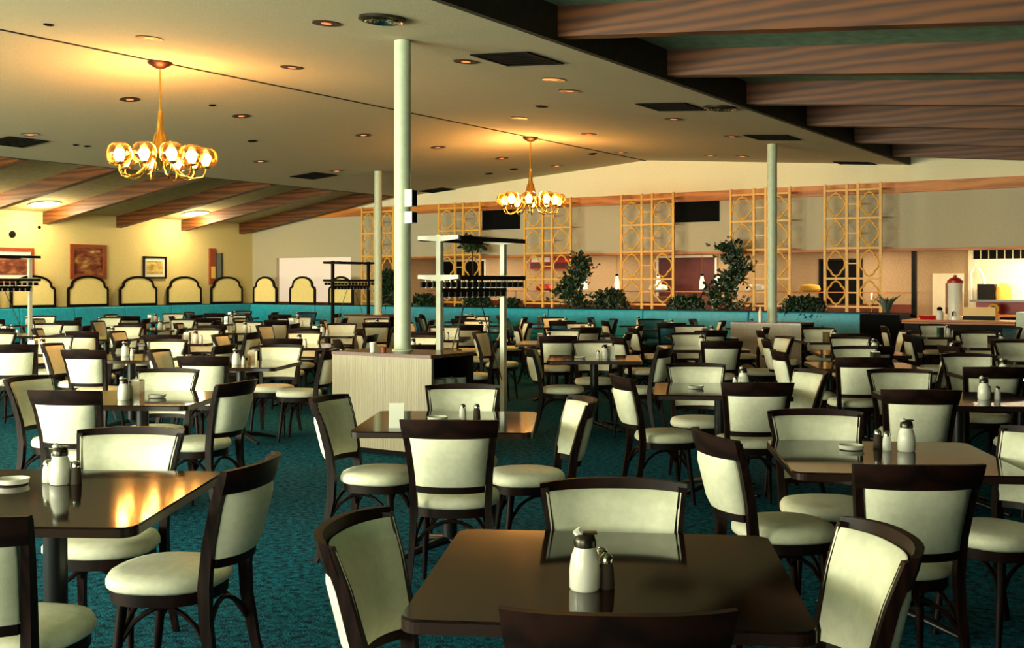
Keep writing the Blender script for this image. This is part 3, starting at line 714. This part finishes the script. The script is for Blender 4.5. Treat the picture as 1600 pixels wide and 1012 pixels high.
# ------------------------------------------------------------------ chairs
TOPZ = .875
def chair_meshes(cloth, tagn):
    D = {}
    # back post height profile: x offset, y
    prof = [(.205, -.285, 0), (.192, -.235, .16), (.182, -.205, .34), (.178, -.2, .46), (.186, -.215, .60), (.204, -.25, .75), (.221, -.288, TOPZ-.012)]
    for s, n in ((-1, 'L'), (1, 'R')):
        m = MB(); w = [.012, .015, .018, .019, .017, .015, .014]
        vs = []
        for (x, y, z), h in zip(prof, w):
            for a, b in ((-1, -1.15), (1, -1.15), (1, 1.15), (-1, 1.15)): vs.append((s*x+a*h*.9, y+b*h, z))
        k = len(prof); fs = []
        for i in range(k-1):
            for j in range(4): fs.append((i*4+j, i*4+(j+1) % 4, (i+1)*4+(j+1) % 4, (i+1)*4+j))
        fs += [(3, 2, 1, 0), tuple((k-1)*4+j for j in range(4))]
        D['post'+n] = m.add(vs, fs).mesh('back_leg', M['wood'], 35)
        D['leg'+n] = MB().tube([(s*.15, .12, .41), (s*.158, .135, .25), (s*.172, .165, 0)], [.02, .0175, .012], 8).mesh('front_leg', M['wood'], 50)
    def back_pt(u, z, off=0):        # u -1..1 across the back, bowed in plan
        import bisect
        for a, b in zip(prof[:-1], prof[1:]):
            if a[2] <= z <= b[2] or b is prof[-1]:
                f = min(1, max(0, (z-a[2])/(b[2]-a[2]))) if z <= b[2] else 1
                if z > b[2] and b is not prof[-1]: continue
                hx = a[0]+(b[0]-a[0])*f; y = a[1]+(b[1]-a[1])*f; break
        bow = .07*(1-abs(u)**2.6)
        return (u*hx, y-bow+off, z)
    U = [-1+2*i/12 for i in range(13)]
    # top rail: a bowed plank a little wider than the posts, crown slightly arched
    g = []
    for zz in (TOPZ-.085, TOPZ-.04, TOPZ):
        g.append([(lambda p: (p[0]*1.07, p[1]+.006, p[2] + (.008*(1-u*u) if zz == TOPZ else 0)))(back_pt(u, min(zz, TOPZ-.0125))[:2]+(zz,)) for u in U])
    D['toprail'] = MB().sheet(g, lambda i, j: (0, -.024, 0)).mesh('top_rail', M['wood'], 50)
    U2 = [-.9+1.8*i/10 for i in range(11)]
    def pad(z0, z1, off, th, nm, mt):
        g = [[back_pt(u, z, off + puff(u, (z-z0)/(z1-z0))) for u in U2] for z in [z0+(z1-z0)*k/6 for k in range(7)]]
        return MB().sheet(g, lambda i, j: (0, -th-2*puff(U2[j], i/6), 0)).mesh(nm, mt, 60)
    puff = lambda u, v: .016*min(1, (.9-abs(u))/.12)*min(1, min(v, 1-v)/.17) if abs(u) < .9 else 0
    D['rear'] = pad(.555, TOPZ-.084, -.004, .012, 'rear_panel', cloth)
    UF = [-.985+1.97*i/12 for i in range(13)]; zf = [.553+(TOPZ-.024-.553)*k/6 for k in range(7)]
    pf = lambda u, v: .016*min(1, max(0, .985-abs(u))/.10)**.6*min(1, min(v, 1-v)/.17)**.6
    g = [[back_pt(u, z, .021+pf(u, k/6)) for u in UF] for k, z in enumerate(zf)]
    D['pad'] = MB().sheet(g, lambda i, j: (0, -.006-pf(UF[j], i/6), 0)).mesh('back_pad', cloth, 60)
    g = [[back_pt(u, z, .008) for u in U2] for z in (.522, .552)]
    D['lowrail'] = MB().sheet(g, lambda i, j: (0, -.02, 0)).mesh('lower_rail', M['wood'], 50)
    # seat: rounded, a little broader in front
    def seatprof(pr, nm, mt):
        m = MB(); n = 24; vs = []; fs = []
        for r_, z in pr:
            for j in range(n):
                a = 2*math.pi*j/n; c, s = math.cos(a), math.sin(a)
                e = .80; x = math.copysign(abs(c)**e, c)*.222*(1+.05*s); y = math.copysign(abs(s)**e, s)*.21
                vs.append((x*r_, y*r_+.012, z))
        for i in range(len(pr)-1):
            for j in range(n): fs.append((i*n+j, i*n+(j+1) % n, (i+1)*n+(j+1) % n, (i+1)*n+j))
        fs += [tuple(range(n-1, -1, -1)), tuple((len(pr)-1)*n+j for j in range(n))]
        return m.add(vs, fs).mesh(nm, mt, 50)
    D['seat'] = seatprof([(.96, .43), (1.0, .44), (1.0, .462), (.95, .482), (.75, .492), (.3, .497)], 'seat_cushion', cloth)
    D['apron'] = seatprof([(.9, .385), (.93, .385), (.93, .43), (.9, .43)], 'seat_rim', M['wood'])
    # bentwood hoops between neighbouring legs
    A = {'fl': (-.153, .125), 'fr': (.153, .125), 'bl': (-.182, -.208), 'br': (.182, -.208)}
    for k, (p, q) in enumerate((('fl', 'fr'), ('bl', 'br'), ('fl', 'bl'), ('fr', 'br'))):
        (x0, y0), (x1, y1) = A[p], A[q]; pts = []
        for i in range(9):
            f = i/8; b = math.sin(math.pi*f); pull = .12*b
            x = x0+(x1-x0)*f; y = y0+(y1-y0)*f; mx, my = 0, -.03
            pts.append((x+(mx-x)*pull, y+(my-y)*pull, .25+.125*b**.6))
        D['hoop%d' % k] = MB().tube(pts, .0095, 6).mesh('hoop_brace', M['wood'], 60)
    return D
def join_meshes(name, mats, parts):
    m = MB()
    for me in parts: m.add([tuple(v.co) for v in me.vertices], [tuple(p.vertices) for p in me.polygons])
    return m.mesh(name, mats, 50)
CH = chair_meshes(M['cloth'], 'cream'); CB = chair_meshes(M['bluecloth'], 'blue')
FULL = [('seat_cushion', 'seat'), ('seat_rim', 'apron'), ('back_pad', 'pad'), ('rear_panel', 'rear'), ('top_rail', 'toprail'), ('lower_rail', 'lowrail'), ('back_leg', 'postL'), ('back_leg', 'postR'), ('front_leg', 'legL'), ('front_leg', 'legR')] + [('hoop_brace', 'hoop%d' % k) for k in range(4)]
FAR = {}
for nm, D in (('cream', CH), ('blue', CB)):
    FAR[nm] = [('seat_cushion', D['seat']), ('back_pad', D['pad']), ('rear_panel', D['rear']), ('frame', join_meshes('frame', M['wood'], [D[k] for k in ('apron', 'toprail', 'lowrail', 'postL', 'postR', 'legL', 'legR', 'hoop2', 'hoop3')]))]
PROTO = {}; TAKEN = []
def proto(kind):
    r = empty('dining_chair')
    if kind[1]:
        D = CH if kind[0] == 'cream' else CB; parts = [(n, D[k]) for n, k in FULL]
    else: parts = FAR[kind[0]]
    for n, me in parts:
        o = bpy.data.objects.new(n, me); COL.objects.link(o); o.parent = r
    return r
def chair(x, z, phi, lab, grp, color='cream', world=False):
    X, Y = (x, z) if world else C2(x, z)
    for u, v in TAKEN:
        if (X-u)**2+(Y-v)**2 < .44**2: print('CLOSE', lab, round(math.hypot(X-u, Y-v), 2))
    TAKEN.append((X, Y)); depth = Vector((X, Y)).dot(FW); kind = (color, depth < 13)
    if kind not in PROTO: PROTO[kind] = proto(kind); r = PROTO[kind]
    else: r = copy_tree(PROTO[kind])
    r.location = (X, Y, 0); r.rotation_euler = (0, 0, YAW-R(phi))
    tag(r, lab, 'chair', grp); return r

# ------------------------------------------------------------------ tables
TW, TH = .95, .745
def rr(w, rad, n=6):
    P = []
    for cx, cy, a0 in ((1, 1, 0), (-1, 1, 90), (-1, -1, 180), (1, -1, 270)):
        for k in range(n+1):
            a = R(a0+90*k/n); P.append((cx*(w/2-rad)+rad*math.cos(a), cy*(w/2-rad)+rad*math.sin(a)))
    return P
TM = [('tabletop', MB().prism(rr(TW, .05), TH-.006, TH).mesh('tabletop', M['top'])),
      ('edge_band', MB().prism(rr(TW+.006, .053), TH-.034, TH-.0065).mesh('edge_band', M['topedge'])),
      ('pedestal', MB().lathe([(.06, TH-.05), (.12, TH-.045), (.12, TH-.034)], 4).lathe([(.042, .08), (.042, TH-.05)], 16).mesh('pedestal', M['black'], 40))]
fm = MB()
for k in range(4):
    a = R(45+90*k); c, s = math.cos(a), math.sin(a)
    fm2 = MB().tube([(0, 0, .085), (.18*c, .18*s, .06), (.36*c, .36*s, .02)], [.035, .028, .02], 8, flat=.7).mesh('foot', M['black'], 60)
    TM.append(('foot', fm2))
TPROTO = [None]
def table(x, z, rot, lab, grp=None, world=False):
    X, Y = (x, z) if world else C2(x, z)
    if TPROTO[0] is None:
        r = empty('dining_table'); TPROTO[0] = r
        for n, me in TM:
            o = bpy.data.objects.new(n, me); COL.objects.link(o); o.parent = ped if n == 'foot' else r
            if n == 'pedestal': ped = o
    else: r = copy_tree(TPROTO[0])
    r.location = (X, Y, 0); r.rotation_euler = (0, 0, YAW-R(rot)); tag(r, lab, 'table', grp); return r
# condiments
SB = MB().lathe([(.036, 0), (.04, .006), (.04, .05), (.035, .085), (.027, .105), (.027, .108)], 18).mesh('jar', M['ceramic'], 40)
SL_ = MB().lathe([(.029, .108), (.029, .122), (.026, .135), (.02, .14)], 16).box(-.006, .03, -.012, .012, .14, .145).mesh('flap_lid', M['chromedk'], 40)
SN = MB().tube([(0, 0, .12), (-.022, 0, .15)], .012, 8).mesh('spout', M['ceramic'], 40)
HB = MB().lathe([(.02, 0), (.021, .005), (.019, .05), (.015, .065)], 12).mesh('jar', M['salt'], 40)
PB = MB().lathe([(.02, 0), (.021, .005), (.019, .05), (.015, .065)], 12).mesh('jar', M['pepper'], 40)
HL = MB().lathe([(.017, .065), (.017, .078), (.01, .087), (.001, .089)], 12).mesh('cap', M['chrome'], 40)
AS = MB().lathe([(.04, 0), (.055, .004), (.06, .022), (.054, .022), (.045, .008), (.001, .007)], 20).mesh('ashtray', M['ceramic'], 40)
NB = MB().box(-.035, .035, -.05, .05, 0, .12).mesh('case', M['chrome'])
NP = MB().box(-.028, .028, -.044, .044, .12, .128).mesh('napkins', M['paper'])
TC = MB().add([(-.04, -.03, 0), (.04, -.03, 0), (.04, 0, .13), (-.04, 0, .13), (.04, .03, 0), (-.04, .03, 0), (-.036, -.026, 0), (.036, -.026, 0), (.036, 0, .12), (-.036, 0, .12), (.036, .026, 0), (-.036, .026, 0)],
              [(0, 1, 2, 3), (2, 4, 5, 3), (6, 9, 8, 7), (8, 9, 11, 10), (0, 3, 9, 6), (5, 11, 9, 3), (1, 7, 8, 2), (4, 2, 8, 10), (0, 6, 7, 1), (5, 4, 10, 11)]).mesh('tent_card', M['paper'])
def item(kind, X, Y, rz, tabname, grp=None):
    parts = {'sugar_pourer': [('jar', SB), ('flap_lid', SL_), ('spout', SN)], 'salt_shaker': [('jar', HB), ('cap', HL)], 'pepper_shaker': [('jar', PB), ('cap', HL)],
             'ashtray': None, 'napkin_dispenser': [('case', NB), ('napkins', NP)], 'tent_card': None}[kind]
    desc = {'sugar_pourer': 'white sugar pourer', 'salt_shaker': 'white salt shaker', 'pepper_shaker': 'dark pepper shaker',
            'ashtray': 'round white ashtray', 'napkin_dispenser': 'chrome napkin dispenser', 'tent_card': 'folded white tent card'}[kind]
    cat = {'sugar_pourer': 'sugar pourer', 'salt_shaker': 'shaker', 'pepper_shaker': 'shaker', 'ashtray': 'ashtray', 'napkin_dispenser': 'napkin dispenser', 'tent_card': 'card'}[kind]
    if parts is None:
        r = bpy.data.objects.new(kind, AS if kind == 'ashtray' else TC); COL.objects.link(r)
    else:
        r = empty(kind)
        for n, me in parts: o = bpy.data.objects.new(n, me); COL.objects.link(o); o.parent = r
    r.location = (X, Y, TH+(.0105 if 'mirroring' in tabname and 'behind' not in tabname else 0)); r.rotation_euler = (0, 0, rz)
    tag(r, desc+' on '+('' if tabname.startswith('the ') else 'the ')+tabname, cat, grp)
def setting(items, tabname, grp=None, dz=0):         # items: (kind, camera x, camera z)
    for kind, x, z in items:
        X, Y = C2(x, z); item(kind, X, Y, YAW, tabname, grp)
SIDE = {'front': 'the window side', 'back': 'the banquette side', 'left': 'the picture-wall side', 'right': 'the beamed-strip side'}
def group_table(x, z, rot, tname, tlab, chairs, items, grp=None):
    t = table(x, z, rot, tlab, grp)
    if 'mirroring the lit' in tlab: t.rotation_euler.x = R(1.2); t.location.z = .006     # tilted slightly so the chandelier's reflection lands on its top
    for side, cx, cz, phi in chairs: chair(cx, cz, phi, 'cream chair on %s of %s' % (SIDE[side], tname), None)
    setting(items, tname)
# near tables, placed singly
group_table(.26, 3.0, 6, 'the table farthest from the banquettes', 'glossy dark square table, corner table farthest from the banquettes',
    [('back', .32, 3.30, 181), ('front', .22, 2.51, 2), ('left', -.13, 2.93, 103), ('right', .64, 2.84, -93)],
    [('sugar_pourer', .185, 2.83), ('pepper_shaker', .24, 2.84), ('salt_shaker', .232, 2.90)])
group_table(-.35, 6.28, 3, 'the table before the wood-front cabinet', 'glossy dark square table standing before the wood-front cabinet',
    [('front', -.285, 5.56, 2), ('left', -.74, 6.2, 105), ('right', .09, 6.16, -100), ('back', -.31, 6.72, 180)],
    [('tent_card', -.62, 6.0), ('salt_shaker', -.28, 6.35), ('pepper_shaker', -.2, 6.35), ('ashtray', -.42, 6.3)])
group_table(1.68, 5.0, 6, 'the table one row behind the corner', 'glossy dark square table one row behind the corner one, toward the cashier',
    [('left', 1.165, 4.85, 79), ('front', 1.45, 4.27, 0), ('back', 1.5, 5.31, 184), ('right', 2.05, 4.74, -113)],
    [('sugar_pourer', 1.82, 5.15), ('salt_shaker', 1.74, 5.18), ('pepper_shaker', 1.72, 5.25), ('ashtray', 1.58, 5.2)])
group_table(-1.66, 4.07, 3, 'the table mirroring the chandelier', 'glossy dark square table mirroring the lit chandelier globes',
    [('right', -1.24, 4.1, -81), ('back', -1.68, 4.6, 182), ('front', -1.53, 3.42, 8)],
    [('sugar_pourer', -1.72, 4.25), ('salt_shaker', -1.78, 4.28), ('pepper_shaker', -1.66, 4.25), ('ashtray', -1.9, 4.25)])
group_table(-2.5, 7.55, 4, 'the table behind the chandelier-mirroring one', 'square table right behind the chandelier-mirroring table',
    [('front', -2.65, 7.0, 8), ('right', -2.08, 7.4, -72), ('back', -2.58, 8.02, 184), ('left', -3.02, 7.55, 105)],
    [('napkin_dispenser', -2.52, 7.5), ('sugar_pourer', -2.58, 7.42), ('ashtray', -2.4, 7.55)])
group_table(1.52, 8.15, 8, 'the table two rows behind the corner table', 'square table two rows behind the corner table, beside the aisle',
    [('left', 1.06, 7.78, 82), ('front', 1.6, 7.52, 2), ('back', 1.44, 8.58, 184), ('right', 1.92, 8.15, -104)],
    [('sugar_pourer', 1.72, 8.3), ('salt_shaker', 1.65, 8.25), ('ashtray', 1.35, 8.2)])
group_table(3.0, 7.5, 6, 'the table nearest the beamed strip', 'square table under the edge of the beamed ceiling strip',
    [('front', 2.5, 7.03, 6), ('back', 2.85, 7.98, 184), ('right', 3.45, 7.4, -95)],
    [('sugar_pourer', 3.15, 7.45), ('salt_shaker', 3.24, 7.45), ('pepper_shaker', 3.2, 7.5)])
group_table(3.3, 10.5, 6, 'the table with crumpled yellow napkin', 'square table with a crumpled yellow napkin near the cashier counter',
    [('front', 3.05, 9.95, 3), ('back', 3.45, 11.0, 182), ('right', 3.78, 10.5, -70), ('left', 2.84, 10.6, 92)],
    [('napkin_dispenser', 3.45, 10.6), ('salt_shaker', 3.4, 10.5)])
nx, ny = C2(3.2, 10.75); m = MB(); rng = random.Random(3)
pts = [(rng.uniform(-.12, .12), rng.uniform(-.08, .08), 0) for _ in range(1)]
vs = [(0, 0, .07)] + [(.13*math.cos(a*.7)*rng.uniform(.6, 1), .1*math.sin(a*.7)*rng.uniform(.6, 1), rng.uniform(.002, .03)) for a in range(9)] + [(0, 0, .0)]
fs = [(0, 1+k, 1+(k+1) % 9) for k in range(9)] + [(10, 1+(k+1) % 9, 1+k) for k in range(9)]
o = m.add(vs, fs).build('napkin', M['yellowcloth']); o.location = (nx, ny, TH); tag(o, 'crumpled yellow napkin on the table near the cashier counter', 'napkin')
group_table(4.25, 9.3, 4, 'the second table along the beamed strip', 'square table second along the beamed ceiling strip',
    [('front', 3.72, 8.85, 4), ('back', 4.1, 9.8, 182)],
    [('sugar_pourer', 4.05, 9.2), ('salt_shaker', 4.12, 9.2), ('pepper_shaker', 4.0, 9.3)])
group_table(.85, 11.55, 4, 'the table beside the white coat rack', 'square table beside the white coat rack across the aisle',
    [('left', .5, 11.15, 95), ('right', 1.22, 11.1, -68), ('back', .9, 12.1, 180)],
    [('sugar_pourer', .95, 11.45), ('salt_shaker', .88, 11.4), ('tent_card', 1.02, 11.5), ('ashtray', .7, 11.5)])
group_table(-2.6, 10.7, 5, 'the table left behind the wood-front cabinet', 'square table behind the wood-front cabinet on the picture-wall side',
    [('back', -2.42, 11.28, 186), ('left', -3.1, 10.7, 95), ('front', -2.7, 10.12, 4), ('right', -2.05, 10.8, -85)],
    [('sugar_pourer', -2.62, 10.6), ('salt_shaker', -2.55, 10.6), ('napkin_dispenser', -2.5, 10.75)])
# the field of tables beyond, in rows across the room
rows = [(7.55, [-9.75, -11.5, -13.2], 'table from the cabinet, first-chandelier row', 1), (10.0, [-7.9, -9.8, -11.7, -13.6, -15.4], 'table from the white coat rack', 0),
        (12.5, [-19.2, -17.4, -15.5, -13.5, -11.5, -9.5, -7.5, -5.5, -3.6, -1.7], 'table from the picture wall, mid-room row', 0),
        (14.9, [-18.6, -16.6, -14.6, -12.6, -10.6, -8.6, -6.6, -4.6, -2.6], 'table from the picture wall, row before the columns', 0),
        (17.2, [-18.9, -17.0, -12.2, -10.3, -8.4, -3.6], 'table from the picture wall, column row', 0), (18.75, [-13.4, -11.4, -9.4, -7.4], 'table along the screen-side banquette', 0)]
SHORT = {'front': 'window side', 'back': 'banquette side', 'left': 'picture-wall side', 'right': 'beamed-strip side'}
rng = random.Random(11)
for Y, Xs, nm, o0 in rows:
    for ti, X in enumerate(Xs):
        x, y = X+rng.uniform(-.08, .08), Y+rng.uniform(-.1, .1); rot = rng.uniform(-5, 9)
        last = Y > 18; nme = '%s %s' % (ORD[ti+o0], nm); grp = nm.split('table ')[1]
        table(x, y, rot, 'dark square table, the '+nme, 'tables '+grp, True)
        for k, (side, a) in enumerate((('front', 180), ('back', 0), ('left', -90), ('right', 90))):
            if last and side in ('back',): continue
            a_ = R(a+rot+rng.uniform(-8, 8)); dd = rng.uniform(.60, .74); p = RT*(math.sin(a_)*dd)+FW*(math.cos(a_)*dd)
            phi = a+180+rot+rng.uniform(-13, 13); blue = (Y > 16 and rng.random() < .55)
            if y+p.y > 18.95: continue
            c = 'blue' if blue else 'cream'
            if any((x+p.x-u)**2+(y+p.y-v)**2 < .66**2 for u, v in TAKEN): continue
            chair(x+p.x, y+p.y, phi, '%s chair, %s, %s' % (c, SHORT[side], nme), 'chairs '+grp, c, True)
        rz = YAW
        q = RT*rng.uniform(-.15, .2)+FW*rng.uniform(-.1, .2)
        item('sugar_pourer', x+q.x, y+q.y, rz, nme, 'sugar pourers '+grp)
        item('salt_shaker', x+q.x+RT.x*.075, y+q.y+RT.y*.075, rz, nme, 'salt shakers '+grp)
        if rng.random() < .5: item('napkin_dispenser', x+q.x-RT.x*.11, y+q.y-RT.y*.11, rz, nme, 'napkin dispensers '+grp)
bpy.context.view_layer.update()
